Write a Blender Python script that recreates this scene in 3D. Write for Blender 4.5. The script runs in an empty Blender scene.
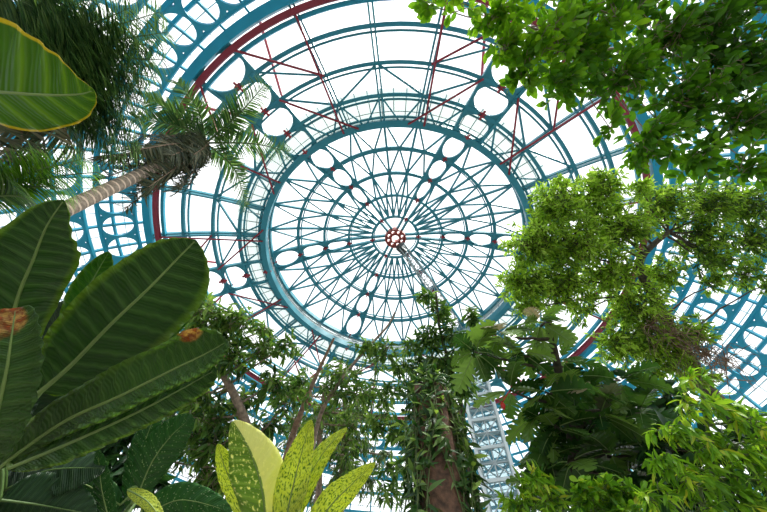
import bpy, math, random
import numpy as np
from mathutils import Vector, Matrix
rng = np.random.default_rng(7)
random.seed(7)
SC = bpy.context.scene
COL = SC.collection
PI = math.pi

# ------------------------------------------------------------------ camera
FPX = 330.0
CAM = np.array([0.0, 0.0, 1.6])
EL, ROLL = math.radians(58.63), 0.053
_F = np.array([0, math.cos(EL), math.sin(EL)]); _U0 = np.array([0, -math.sin(EL), math.cos(EL)]); _R0 = np.array([1.0, 0, 0])
RGT = math.cos(ROLL) * _R0 + math.sin(ROLL) * _U0
UPV = -math.sin(ROLL) * _R0 + math.cos(ROLL) * _U0
cd = bpy.data.cameras.new('camera'); cam = bpy.data.objects.new('camera', cd); COL.objects.link(cam)
cd.sensor_width = 36.0; cd.lens = 36.0 * FPX / 767.0; cd.clip_start = 0.05; cd.clip_end = 500
M = Matrix.Identity(4)
for r in range(3):
    M[r][0] = RGT[r]; M[r][1] = UPV[r]; M[r][2] = -_F[r]; M[r][3] = CAM[r]
cam.matrix_world = M
SC.camera = cam


def at(px, py, depth):
    """world point seen at a picture point, at a distance along the view axis"""
    return CAM + (_F * FPX + RGT * (px - 383.5) + UPV * (256 - py)) * (depth / FPX)


def nrm(v):
    v = np.asarray(v, float); n = np.linalg.norm(v); return v / n if n > 1e-9 else np.array([0, 0, 1.0])


# ------------------------------------------------------------------ objects
def tag(o, label=None, cat=None, group=None, kind=None):
    if label: o['label'] = label
    if cat: o['category'] = cat
    if group: o['group'] = group
    if kind: o['kind'] = kind
    return o


def empty(name, loc, label=None, cat=None, group=None, kind=None):
    o = bpy.data.objects.new(name, None); COL.objects.link(o); o.location = [float(x) for x in loc]
    o.empty_display_size = 0.2
    return tag(o, label, cat, group, kind)


def link(name, me, mat, parent=None, label=None, kind=None):
    o = bpy.data.objects.new(name, me); COL.objects.link(o)
    me.materials.append(mat)
    if parent is not None:
        o.parent = parent
        off = np.zeros(3); p = parent
        while p is not None: off += np.array(p.location); p = p.parent
        if np.abs(off).max() > 1e-9:
            n = len(me.vertices); co = np.empty(n * 3); me.vertices.foreach_get('co', co)
            me.vertices.foreach_set('co', (co.reshape(-1, 3) - off).ravel()); me.update()
    return tag(o, label, None, None, kind)


class MB:
    def __init__(s): s.V = []; s.Fc = []
    def add(s, V, Fc):
        b = len(s.V); s.V.extend([tuple(map(float, v)) for v in V]); s.Fc.extend([tuple(i + b for i in f) for f in Fc])
    def bar(s, a, b, w, h, up=(0, 0, 1)):
        a = np.asarray(a, float); b = np.asarray(b, float); t = nrm(b - a)
        x = np.cross(t, up)
        if np.linalg.norm(x) < 1e-4: x = np.cross(t, (1, 0, 0.3))
        x = nrm(x) * w / 2; y = nrm(np.cross(x, t)) * h / 2
        V = [p + sx * x + sy * y for p in (a, b) for sx, sy in ((-1, -1), (1, -1), (1, 1), (-1, 1))]
        s.add(V, [(0, 1, 2, 3), (7, 6, 5, 4), (0, 4, 5, 1), (1, 5, 6, 2), (2, 6, 7, 3), (3, 7, 4, 0)])
    def tube(s, pts, rad, n=6, bump=None):
        P = np.asarray(pts, float); m = len(P)
        if np.isscalar(rad): rad = [rad] * m
        T = np.gradient(P, axis=0); ref = np.array([0.31, 0.17, 0.93])
        if abs(nrm(T[0]) @ ref) > 0.9: ref = np.array([0.95, 0.2, 0.1])
        V = []; x = nrm(np.cross(nrm(T[0]), ref))
        for i in range(m):
            t = nrm(T[i]); x = nrm(x - t * (x @ t)); y = np.cross(t, x)
            for k in range(n):
                a = 2 * PI * k / n; r = rad[i] * (1 if bump is None else bump(i, a))
                V.append(P[i] + r * (math.cos(a) * x + math.sin(a) * y))
        Fc = [(i * n + k, i * n + (k + 1) % n, (i + 1) * n + (k + 1) % n, (i + 1) * n + k) for i in range(m - 1) for k in range(n)]
        Fc.append(tuple(range(n - 1, -1, -1))); Fc.append(tuple((m - 1) * n + k for k in range(n)))
        s.add(V, Fc)
    def sweep_ring(s, c, R, z, w, h, n=120, a0=0.0, a1=2 * PI):
        full = abs(a1 - a0 - 2 * PI) < 1e-6
        m = n if full else n + 1; V = []
        for i in range(m):
            a = a0 + (a1 - a0) * i / n
            for r, zz in ((R - w / 2, z - h / 2), (R + w / 2, z - h / 2), (R + w / 2, z + h / 2), (R - w / 2, z + h / 2)):
                V.append((c[0] + r * math.cos(a), c[1] + r * math.sin(a), zz))
        Fc = []
        for i in range(n):
            j = (i + 1) % m
            for k in range(4): Fc.append((i * 4 + k, j * 4 + k, j * 4 + (k + 1) % 4, i * 4 + (k + 1) % 4))
        if not full: Fc += [(3, 2, 1, 0), tuple(n * 4 + k for k in range(4))]
        s.add(V, Fc)
    def holed(s, fn, a, b, th, n=24):
        """plate over (u,v) in [-1,1]^2 mapped by fn(u,v) -> (point, normal), with an elliptic hole a x b"""
        V = []; 
        for side in (-.5, .5):
            for i in range(n):
                t = 2 * PI * (i + .5) / n; c, sn = math.cos(t), math.sin(t)
                k = 1 / max(abs(c), abs(sn)); p, nn = fn(c * k, sn * k); V.append(p + nn * th * side)
                p, nn = fn(a * c, b * sn); V.append(p + nn * th * side)
        Fc = []; q = 2 * n
        for i in range(n):
            j = (i + 1) % n
            Fc.append((2 * i, 2 * j, 2 * j + 1, 2 * i + 1)); Fc.append((q + 2 * i, q + 2 * i + 1, q + 2 * j + 1, q + 2 * j))
            Fc.append((2 * i + 1, 2 * j + 1, q + 2 * j + 1, q + 2 * i + 1)); Fc.append((2 * i, q + 2 * i, q + 2 * j, 2 * j))
        s.add(V, Fc)
    def build(s, name, mat, parent=None, label=None, kind=None, smooth=False):
        me = bpy.data.meshes.new(name); me.from_pydata(s.V, [], s.Fc)
        if smooth: me.polygons.foreach_set('use_smooth', [True] * len(me.polygons))
        me.update()
        return link(name, me, mat, parent, label, kind)


# ------------------------------------------------------------------ materials
def mat(name):
    m = bpy.data.materials.new(name); m.use_nodes = True; nt = m.node_tree; nt.nodes.clear()
    out = nt.nodes.new('ShaderNodeOutputMaterial')
    return m, nt, out


def N(nt, t, **kw):
    n = nt.nodes.new(t)
    for k, v in kw.items():
        if k in n.inputs: n.inputs[k].default_value = v
        else: setattr(n, k, v)
    return n


def L(nt, a, b): nt.links.new(a, b)


def mixc(nt, fac, a, b):
    n = nt.nodes.new('ShaderNodeMix'); n.data_type = 'RGBA'
    for s, v in ((n.inputs[0], fac), (n.inputs[6], a), (n.inputs[7], b)):
        if hasattr(v, 'is_output'): L(nt, v, s)
        else: s.default_value = v if not isinstance(v, tuple) else (*v[:3], 1)
    return n.outputs[2]


def mth(nt, op, a, b=0.0, c=0.0):
    n = nt.nodes.new('ShaderNodeMath'); n.operation = op
    for s, v in zip(n.inputs, (a, b, c)):
        if hasattr(v, 'is_output'): L(nt, v, s)
        else: s.default_value = v
    return n.outputs[0]


def ramp(nt, fac, stops):
    n = nt.nodes.new('ShaderNodeValToRGB'); e = n.color_ramp.elements
    while len(e) < len(stops): e.new(0.5)
    for x, (p, c) in zip(e, stops): x.position = p; x.color = (*c, 1)
    L(nt, fac, n.inputs[0]); return n.outputs[0]


def noise(nt, scale, detail=3.0, coord=None, vec=None):
    n = N(nt, 'ShaderNodeTexNoise', Scale=scale, Detail=detail)
    if vec is not None: L(nt, vec, n.inputs['Vector'])
    else:
        tc = nt.nodes.new('ShaderNodeTexCoord'); L(nt, tc.outputs[coord or 'Object'], n.inputs['Vector'])
    return n.outputs['Fac']


def simple(name, c, rough=0.5, metal=0.0, spec=0.5, var=0.12, scale=3.0):
    m, nt, out = mat(name); b = N(nt, 'ShaderNodeBsdfPrincipled', Roughness=rough, Metallic=metal)
    b.inputs['Specular IOR Level'].default_value = spec
    c2 = tuple(x * (1 - var) for x in c); c3 = tuple(min(1, x * (1 + var)) for x in c)
    L(nt, mixc(nt, noise(nt, scale), c2, c3), b.inputs['Base Color']); L(nt, b.outputs[0], out.inputs[0]); return m


def bark(name, c1, c2, scale=14.0, rings=0.0):
    m, nt, out = mat(name); b = N(nt, 'ShaderNodeBsdfPrincipled', Roughness=0.85)
    f = noise(nt, scale, 6.0); col = ramp(nt, f, [(0.3, c1), (0.7, c2)])
    if rings:
        tc = nt.nodes.new('ShaderNodeTexCoord'); sx = nt.nodes.new('ShaderNodeSeparateXYZ'); L(nt, tc.outputs['Object'], sx.inputs[0])
        w = mth(nt, 'SINE', mth(nt, 'MULTIPLY', sx.outputs[2], rings)); w = mth(nt, 'GREATER_THAN', w, 0.75)
        col = mixc(nt, w, col, tuple(min(1, x * 1.8) for x in c2))
    L(nt, col, b.inputs['Base Color'])
    bp = N(nt, 'ShaderNodeBump', Strength=0.5, Distance=0.03); L(nt, f, bp.inputs['Height']); L(nt, bp.outputs[0], b.inputs['Normal'])
    L(nt, b.outputs[0], out.inputs[0]); return m


def finish_leaf(nt, out, col, tcol, rough, trans, normal=None, spec=0.35):
    b = N(nt, 'ShaderNodeBsdfPrincipled', Roughness=rough); b.inputs['Specular IOR Level'].default_value = spec
    L(nt, col, b.inputs['Base Color'])
    t = nt.nodes.new('ShaderNodeBsdfTranslucent'); L(nt, tcol, t.inputs[0])
    if normal is not None: L(nt, normal, b.inputs['Normal'])
    mx = nt.nodes.new('ShaderNodeMixShader'); mx.inputs[0].default_value = trans
    L(nt, b.outputs[0], mx.inputs[1]); L(nt, t.outputs[0], mx.inputs[2]); L(nt, mx.outputs[0], out.inputs[0])


def leafmat(name, stops, trans=0.4, rough=0.4, tint=(1.25, 1.3, 0.7), spec=0.35):
    """small leaves: colour by each leaf's own random value"""
    m, nt, out = mat(name); a = nt.nodes.new('ShaderNodeAttribute'); a.attribute_name = 'leaf_value'
    col = ramp(nt, a.outputs['Fac'], stops)
    mu = nt.nodes.new('ShaderNodeMix'); mu.data_type = 'RGBA'; mu.blend_type = 'MULTIPLY'; mu.inputs[0].default_value = 1
    L(nt, col, mu.inputs[6]); mu.inputs[7].default_value = (*tint, 1)
    finish_leaf(nt, out, col, mu.outputs[2], rough, trans, None, spec); return m


def bigleaf(name, c, cvein, trans=0.35, rough=0.35, nv=16.0, edge=None, spots=None, tint=(1.3, 1.35, 0.6), brown=None, blotch=None, spec=0.4):
    """broad leaf: uv x across (0..1, midrib at .5), uv y along"""
    m, nt, out = mat(name); uv = nt.nodes.new('ShaderNodeTexCoord'); sx = nt.nodes.new('ShaderNodeSeparateXYZ'); L(nt, uv.outputs['UV'], sx.inputs[0])
    u = mth(nt, 'MULTIPLY', mth(nt, 'ABSOLUTE', mth(nt, 'SUBTRACT', sx.outputs[0], 0.5)), 2.0); v = sx.outputs[1]
    n1 = noise(nt, 4.0, 4.0, 'Object')
    ph = mth(nt, 'SUBTRACT', mth(nt, 'MULTIPLY', v, nv * 2 * PI), mth(nt, 'MULTIPLY', u, 5.0))
    w = mth(nt, 'MULTIPLY_ADD', mth(nt, 'SINE', ph), 0.5, 0.5)
    fine = mth(nt, 'MULTIPLY_ADD', mth(nt, 'SINE', mth(nt, 'MULTIPLY', ph, 5.0)), 0.5, 0.5)
    w2 = mth(nt, 'POWER', w, 5.0)
    col = mixc(nt, n1, tuple(x * 0.6 for x in c), tuple(x * 1.35 for x in c))
    col = mixc(nt, mth(nt, 'MULTIPLY', w2, 0.6), col, cvein)
    col = mixc(nt, mth(nt, 'MULTIPLY', fine, 0.12), col, cvein)
    if blotch:
        sc = nt.nodes.new('ShaderNodeMapping'); L(nt, uv.outputs['UV'], sc.inputs[0]); sc.inputs['Scale'].default_value = blotch[1]
        bn = noise(nt, 1.0, 5.0, None, sc.outputs[0])
        col = mixc(nt, ramp(nt, bn, [(blotch[2], (0, 0, 0)), (blotch[3], (1, 1, 1))]), col, blotch[0])
        if len(blotch) > 4:
            side = mth(nt, 'GREATER_THAN', sx.outputs[0], 0.54) if len(blotch) < 6 else mth(nt, 'LESS_THAN', sx.outputs[0], 0.47)
            col = mixc(nt, mth(nt, 'MULTIPLY', side, blotch[4]), col, blotch[0])
    if spots:
        sc = nt.nodes.new('ShaderNodeMapping'); L(nt, uv.outputs['UV'], sc.inputs[0]); sc.inputs['Scale'].default_value = (14, 30, 1)
        sc.inputs['Rotation'].default_value = (0, 0, 0.5)
        vo = N(nt, 'ShaderNodeTexVoronoi', Scale=1.0); L(nt, sc.outputs[0], vo.inputs['Vector'])
        col = mixc(nt, mth(nt, 'MULTIPLY', mth(nt, 'LESS_THAN', vo.outputs['Distance'], 0.2), 0.55), col, spots)
    if edge:
        col = mixc(nt, ramp(nt, mth(nt, 'ADD', u, mth(nt, 'MULTIPLY', n1, 0.12)), [(edge[1], (0, 0, 0)), (min(1, edge[1] + .22), (1, 1, 1))]), col, edge[0])
    if brown:   # a withered spot: centre (u,v), radius
        for (bu, bv, br) in brown:
            du = mth(nt, 'MULTIPLY', mth(nt, 'SUBTRACT', sx.outputs[0], bu), 0.55); dv = mth(nt, 'SUBTRACT', v, bv)
            d = mth(nt, 'SQRT', mth(nt, 'ADD', mth(nt, 'MULTIPLY', du, du), mth(nt, 'MULTIPLY', dv, dv)))
            d = mth(nt, 'SUBTRACT', d, mth(nt, 'MULTIPLY', noise(nt, 18.0, 5.0, 'Object'), br * 0.9))
            k = ramp(nt, mth(nt, 'ADD', d, 0.5), [(0.5 + br * .25, (1, 1, 1)), (0.5 + br * .55, (0, 0, 0))])
            bc = ramp(nt, noise(nt, 30.0, 4.0, 'Object'), [(0.35, (0.55, 0.12, 0.015)), (0.47, (0.28, 0.08, 0.02)), (0.62, (0.60, 0.36, 0.10))])
            col = mixc(nt, k, col, bc)
    mu = nt.nodes.new('ShaderNodeMix'); mu.data_type = 'RGBA'; mu.blend_type = 'MULTIPLY'; mu.inputs[0].default_value = 1
    L(nt, col, mu.inputs[6]); mu.inputs[7].default_value = (*tint, 1)
    bp = N(nt, 'ShaderNodeBump', Strength=0.6, Distance=0.015); L(nt, mth(nt, 'ADD', w, mth(nt, 'MULTIPLY', fine, .3)), bp.inputs['Height'])
    finish_leaf(nt, out, col, mu.outputs[2], rough, trans, bp.outputs[0], spec); return m


STEEL = simple('teal_painted_steel', (0.035, 0.24, 0.31), 0.45, 0.0, 0.4, 0.1, 1.2)
STEEL2 = simple('blue_painted_steel', (0.02, 0.31, 0.45), 0.45, 0.0, 0.4, 0.12, 1.0)
RED = simple('red_painted_steel', (0.33, 0.028, 0.045), 0.5, 0.0, 0.4, 0.15, 2.0)
REDHUB = simple('hub_red_paint', (0.36, 0.06, 0.05), 0.5, 0.0, 0.4, 0.15, 2.0)
WHITEBAR = simple('pale_glazing_bar', (0.55, 0.6, 0.62), 0.5, 0.0, 0.4, 0.08, 2.0)
GREY = simple('galvanised_steel', (0.4, 0.43, 0.44), 0.45, 0.5, 0.4, 0.15, 4.0)
DARKM = simple('dark_machinery', (0.06, 0.07, 0.075), 0.5, 0.2, 0.4, 0.15, 4.0)


def glassmat(name, tint, gl, frost=0.0):
    m, nt, out = mat(name); t = nt.nodes.new('ShaderNodeBsdfTransparent'); t.inputs[0].default_value = (*tint, 1)
    g = N(nt, 'ShaderNodeBsdfGlossy', Roughness=0.05); g.inputs[0].default_value = (0.8, 0.9, 0.95, 1)
    mx = nt.nodes.new('ShaderNodeMixShader'); fr = N(nt, 'ShaderNodeFresnel', IOR=1.3); L(nt, mth(nt, 'MULTIPLY', fr.outputs[0], gl), mx.inputs[0])
    L(nt, t.outputs[0], mx.inputs[1]); L(nt, g.outputs[0], mx.inputs[2]); res = mx.outputs[0]
    if frost:
        tr = nt.nodes.new('ShaderNodeBsdfTranslucent'); tr.inputs[0].default_value = (0.3, 0.36, 0.35, 1)
        df = nt.nodes.new('ShaderNodeBsdfDiffuse'); df.inputs[0].default_value = (0.4, 0.47, 0.46, 1)
        m3 = nt.nodes.new('ShaderNodeMixShader'); m3.inputs[0].default_value = 0.4; L(nt, tr.outputs[0], m3.inputs[1]); L(nt, df.outputs[0], m3.inputs[2])
        m2 = nt.nodes.new('ShaderNodeMixShader'); m2.inputs[0].default_value = frost; L(nt, res, m2.inputs[1]); L(nt, m3.outputs[0], m2.inputs[2]); res = m2.outputs[0]
    L(nt, res, out.inputs[0]); return m


GLASS = glassmat('clear_roof_glass', (0.95, 0.97, 0.98), 0.5)
FROST = glassmat('frosted_glass', (0.6, 0.68, 0.67), 0.5, 0.65)
TGLASS = glassmat('pale_tower_glass', (0.78, 0.88, 0.9), 0.5, 0.22)
BOUNCE_FLOOR = bark('bounce_floor', (0.18, 0.17, 0.14), (0.32, 0.30, 0.26), 6.0)  # unseen floor, coloured pale to bounce light onto the undersides above

# ------------------------------------------------------------------ glasshouse
AX = np.array([1.08, 15.40])
ZR1, RR1 = 25.97, 11.40          # inner ring
ZR2, RR2 = 23.05, 18.76          # outer ring
ZCAP, ZHUB = 27.35, 30.6         # edge and top of the central dome
TH0 = math.radians(-8.0)
RIBS = [TH0 + k * PI / 3 for k in range(6)]


def cyl(R, a, z): return np.array([AX[0] + R * math.cos(a), AX[1] + R * math.sin(a), z])
def zone(a, t): return cyl(RR1 + (RR2 - RR1) * t, a, ZR1 + (ZR2 - ZR1) * t + 0.35 * math.sin(PI * t))
def cap(a, t): return cyl(RR1 * t, a, ZHUB - (ZHUB - ZCAP) * t * t)


def ribpt(fn, a, s, t):
    p = fn(a, t); return p + s * np.array([-math.sin(a), math.cos(a), 0])


def fnn(f, u, v, e=1e-3):
    p = f(u, v); du = f(u + e, v) - p; dv = f(u, v + e) - p
    n = nrm(np.cross(du, dv)); return p, n if n[2] > 0 else -n


ceil_ = empty('ceiling', (AX[0], AX[1], ZR1), 'round glass and teal steel dome roof over the garden', 'dome roof', None, 'structure')
S_ = 'structure'
# hub: red disc ring with round holes
hb = MB(); nh = 8
for k in range(nh):
    a0, a1 = 2 * PI * k / nh, 2 * PI * (k + 1) / nh
    def fh(u, v, a0=a0, a1=a1):
        a = a0 + (a1 - a0) * (u + 1) / 2; r = 0.45 + 0.5 * (v + 1) / 2
        return cyl(r, a, ZHUB - 0.15), np.array([0, 0, 1.0])
    hb.holed(fh, 0.55, 0.55, 0.3, 16)
hb.sweep_ring(AX, 0.98, ZHUB - .15, 0.1, 0.55, 48); hb.sweep_ring(AX, 0.42, ZHUB - .15, 0.08, 0.5, 32)
hb.build('hub_ring', REDHUB, ceil_, 'red steel hub ring with round holes', S_)
# central dome
CT = [0.2, 0.4, 0.6, 0.8, 1.0]
for t, w in zip(CT, (0.2, 0.2, 0.22, 0.24, 0.36)):
    p = cap(0, t); rb = MB(); rb.sweep_ring(AX, RR1 * t, p[2], w, w * 1.1, 120)
    if t < 1: rb.sweep_ring(AX, RR1 * t - w * .9, p[2] + .25, w * .45, w * .45, 120)
    rb.build('dome_ring', STEEL, ceil_, None, S_)
def hw(t): return 0.24 + (0.92 - 0.24) * max(0, (t - 0.2) / 0.8)
for a in RIBS:
    rb = MB()
    for sg in (-1, 1):
        ts = np.linspace(0.085, 1.0, 14)
        P = [ribpt(cap, a, sg * hw(t), t) for t in ts]
        for p, q in zip(P[:-1], P[1:]): rb.bar(p, q, 0.2, 0.3)
    for t0, t1 in ((0.4, 0.6), (0.6, 0.8), (0.8, 1.0)):
        def f(u, v, a=a, t0=t0, t1=t1):
            return fnn(lambda uu, vv: ribpt(cap, a, uu * hw(t0 + (t1 - t0) * (vv + 1) / 2), t0 + (t1 - t0) * (vv + 1) / 2), u, v)
        rb.holed(f, 0.86, 0.84, 0.14, 28)
    rb.build('main_rib', STEEL, ceil_, None, S_)
    for t in (0.2, 0.4, 0.6, 0.8, 0.99):
        c = MB(); p = ribpt(cap, a, 0, t); q = nrm(ribpt(cap, a, 0, t) - ribpt(cap, a, 0, t - .03)); tt = np.array([-math.sin(a), math.cos(a), 0])
        c.bar(p - q * .26 - np.array([0, 0, .18]), p + q * .26 - np.array([0, 0, .18]), 0.12, 0.12); c.bar(p - tt * .2 - np.array([0, 0, .18]), p + tt * .2 - np.array([0, 0, .18]), 0.1, 0.1)
        c.build('rib_coupling', RED, ceil_, None, S_)
NB = 4
for k, a in enumerate(RIBS):
    lt = MB(); lt2 = MB()
    def ang(j, t, a=a):
        e = math.asin(min(.9, hw(t) / (RR1 * t))); return a + e + (PI / 3 - 2 * e) * j / NB
    for b in range(4):
        t0, t1 = CT[b], CT[b + 1]
        off = 0.5 if b % 2 else 0.0
        for j in range(NB + 1):
            if 0 < j < NB: lt.bar(cap(ang(j, t0), t0), cap(ang(j, t1), t1), 0.17, 0.2)
        for j in range(NB):
            mid = cap(ang(j + .5, t1 if b % 2 == 0 else t0), t1 if b % 2 == 0 else t0)
            tt = t0 if b % 2 == 0 else t1
            lt.bar(cap(ang(j, tt), tt), mid, 0.14, 0.16); lt.bar(cap(ang(j + 1, tt), tt), mid, 0.14, 0.16)
    lt.build('dome_lattice', STEEL, ceil_, None, S_)
    g = MB(); n = 10
    V = [cap(a + PI / 3 * i / n, t) + np.array([0, 0, .3]) for i in range(n + 1) for t in np.linspace(0.09, 1, 9)]
    g.add(V, [(i * 9 + j, (i + 1) * 9 + j, (i + 1) * 9 + j + 1, i * 9 + j + 1) for i in range(n) for j in range(8)])
    g.build('roof_glass', GLASS, ceil_, None, S_)
# drum under the central dome
rb = MB(); rb.sweep_ring(AX, RR1, ZR1, 0.46, 0.6, 144); rb.sweep_ring(AX, RR1 + .42, ZR1 + .05, 0.14, 0.3, 144); rb.build('inner_ring_beam', STEEL, ceil_, None, S_)
dg = MB(); n = 96
dg.add([cyl(RR1, 2 * PI * i / n, z) for i in range(n) for z in (ZR1 + .3, ZCAP - .15)], [(2 * i, 2 * ((i + 1) % n), 2 * ((i + 1) % n) + 1, 2 * i + 1) for i in range(n)])
dg.build('drum_glass', FROST, ceil_, None, S_)
db = MB()
for i in range(72):
    a = 2 * PI * i / 72; db.bar(cyl(RR1 - .05, a, ZR1 + .2), cyl(RR1 - .05, a, ZCAP - .1), 0.08, 0.08)
db.sweep_ring(AX, RR1 - .05, (ZR1 + ZCAP) / 2 + .1, 0.07, 0.07, 96); db.build('drum_bars', GREY, ceil_, None, S_)
# outer roof zone
OT = [0.0, 0.25, 0.5, 0.75, 1.0]
for t in OT[1:4]:
    p = zone(0, t); rb = MB(); rb.sweep_ring(AX, RR1 + (RR2 - RR1) * t, p[2], 0.22, 0.28, 132); rb.sweep_ring(AX, RR1 + (RR2 - RR1) * t - .28, p[2] + .22, 0.12, 0.14, 132)
    rb.build('roof_ring', STEEL, ceil_, None, S_)
rb = MB(); rb.sweep_ring(AX, RR2 + .1, ZR2, 0.5, 0.5, 168); rb.sweep_ring(AX, RR2 - .75, ZR2 + .35, 0.22, 0.25, 168); rb.build('outer_ring_beam', STEEL2, ceil_, None, S_)
rb = MB(); rb.sweep_ring(AX, RR2 - .43, ZR2 + .05, 0.3, 0.3, 168); rb.build('outer_ring_channel', RED, ceil_, 'red painted channel inside the outer ring', S_)
def WR(t): return 1.05 + .45 * t
for k, a in enumerate(RIBS):
    rb = MB()
    for sg in (-1, 1):
        ts = np.linspace(0, 1, 9); P = [ribpt(zone, a, sg * WR(t), t) for t in ts]
        for p, q in zip(P[:-1], P[1:]): rb.bar(p, q, 0.2, 0.3)
    for t0, t1 in zip(OT[:-1], OT[1:]):
        def f(u, v, a=a, t0=t0, t1=t1):
            return fnn(lambda uu, vv: ribpt(zone, a, uu * WR(t0 + (t1 - t0) * (vv + 1) / 2), t0 + (t1 - t0) * (vv + 1) / 2), u, v)
        rb.holed(f, 0.93, 0.9, 0.14, 32)
    rb.build('roof_rib', STEEL, ceil_, None, S_)
    for t in (0.01, 0.25, 0.5, 0.75):
        c = MB(); p = ribpt(zone, a, 0, t) - np.array([0, 0, .22]); q = nrm(zone(a, t + .05) - zone(a, t)); tt = np.array([-math.sin(a), math.cos(a), 0])
        c.bar(p - q * .34, p + q * .34, 0.14, 0.14); c.bar(p - tt * .22 + q * .1, p + tt * .22 + q * .1, 0.1, 0.1); c.bar(p - tt * .22 - q * .1, p + tt * .22 - q * .1, 0.1, 0.1)
        c.build('rib_coupling', RED, ceil_, None, S_)
    lt = MB()
    def ang(j, t, a=a):
        e = math.asin(WR(t) / (RR1 + (RR2 - RR1) * t)); return a + e + (PI / 3 - 2 * e) * j / NB
    for j in range(1, NB):
        ts = np.linspace(0, 1, 9); P = [zone(ang(j, t), t) for t in ts]
        for p, q in zip(P[:-1], P[1:]):
            e_ = np.array([-math.sin(ang(j, .5)), math.cos(ang(j, .5)), 0]) * .12
            lt.bar(p + e_, q + e_, 0.11, 0.26); lt.bar(p - e_, q - e_, 0.11, 0.26)
    def Z(j, t): return zone(ang(j, t), t)
    for j in range(NB):       # zigzag in the drum-side bays
        lt.bar(Z(j, .5), Z(j + .5 if False else (j + 1), .25) if j % 2 else Z(j + 1, .25), 0.13, 0.16) if j % 2 == 0 else lt.bar(Z(j, .25), Z(j + 1, .5), 0.13, 0.16)
        lt.bar(Z(j, .25), Z(j + .5, .0), 0.11, 0.14); lt.bar(Z(j + .5, .0), Z(j + 1, .25), 0.11, 0.14)
    lt.bar(Z(0, .75), Z(1, .5), 0.12, 0.14); lt.bar(Z(NB, .75), Z(NB - 1, .5), 0.12, 0.14)
    lt.build('roof_lattice', STEEL, ceil_, None, S_)
    dn = np.array([0, 0, -.3])
    for p, q in ((Z(0, .93), Z(1.0, .5)), (Z(1, .93), Z(.85, 0)), (Z(0, .5), Z(1.3, 0)), (Z(NB, .93), Z(NB - 1, .5)), (Z(NB - 1, .93), Z(NB - .85, 0)), (Z(NB, .5), Z(NB - 1.3, 0))):
        r_ = MB(); r_.tube([p + dn, q + dn], 0.07, 6); r_.build('tie_rod', RED, ceil_, None, S_)
    for p, q in ((Z(.5, 1), Z(-.05, .5)), (Z(NB - .5, 1), Z(NB + .05, .5))):
        r_ = MB(); r_.tube([p + np.array([0, 0, .5]), q + np.array([0, 0, .9])], 0.09, 6); r_.build('tie_rod', RED, ceil_, None, S_)
    g = MB(); n = 10
    V = [zone(a + PI / 3 * i / n, t) + np.array([0, 0, .3]) for i in range(n + 1) for t in np.linspace(0.27, 1, 5)]
    g.add(V, [(i * 5 + j, (i + 1) * 5 + j, (i + 1) * 5 + j + 1, i * 5 + j + 1) for i in range(n) for j in range(4)])
    g.build('roof_glass', GLASS, ceil_, None, S_)
    g = MB(); gb = MB()
    V = [zone(a + PI / 3 * i / n, t) + np.array([0, 0, .45]) for i in range(n + 1) for t in (0.03, 0.3)]
    g.add(V, [(i * 2, (i + 1) * 2, (i + 1) * 2 + 1, i * 2 + 1) for i in range(n)])
    g.build('frosted_roof_glass', FROST, ceil_, None, S_)
    for i in range(16):
        aa = a + PI / 3 * i / 16; gb.bar(zone(aa, .03) + np.array([0, 0, .42]), zone(aa, .3) + np.array([0, 0, .42]), 0.06, 0.06)
    for t in (.1, .2): gb.sweep_ring(AX, RR1 + (RR2 - RR1) * t, zone(0, t)[2] + .4, 0.05, 0.05, 20, a, a + PI / 3)
    gb.build('glazing_bars', GREY, ceil_, None, S_)

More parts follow.
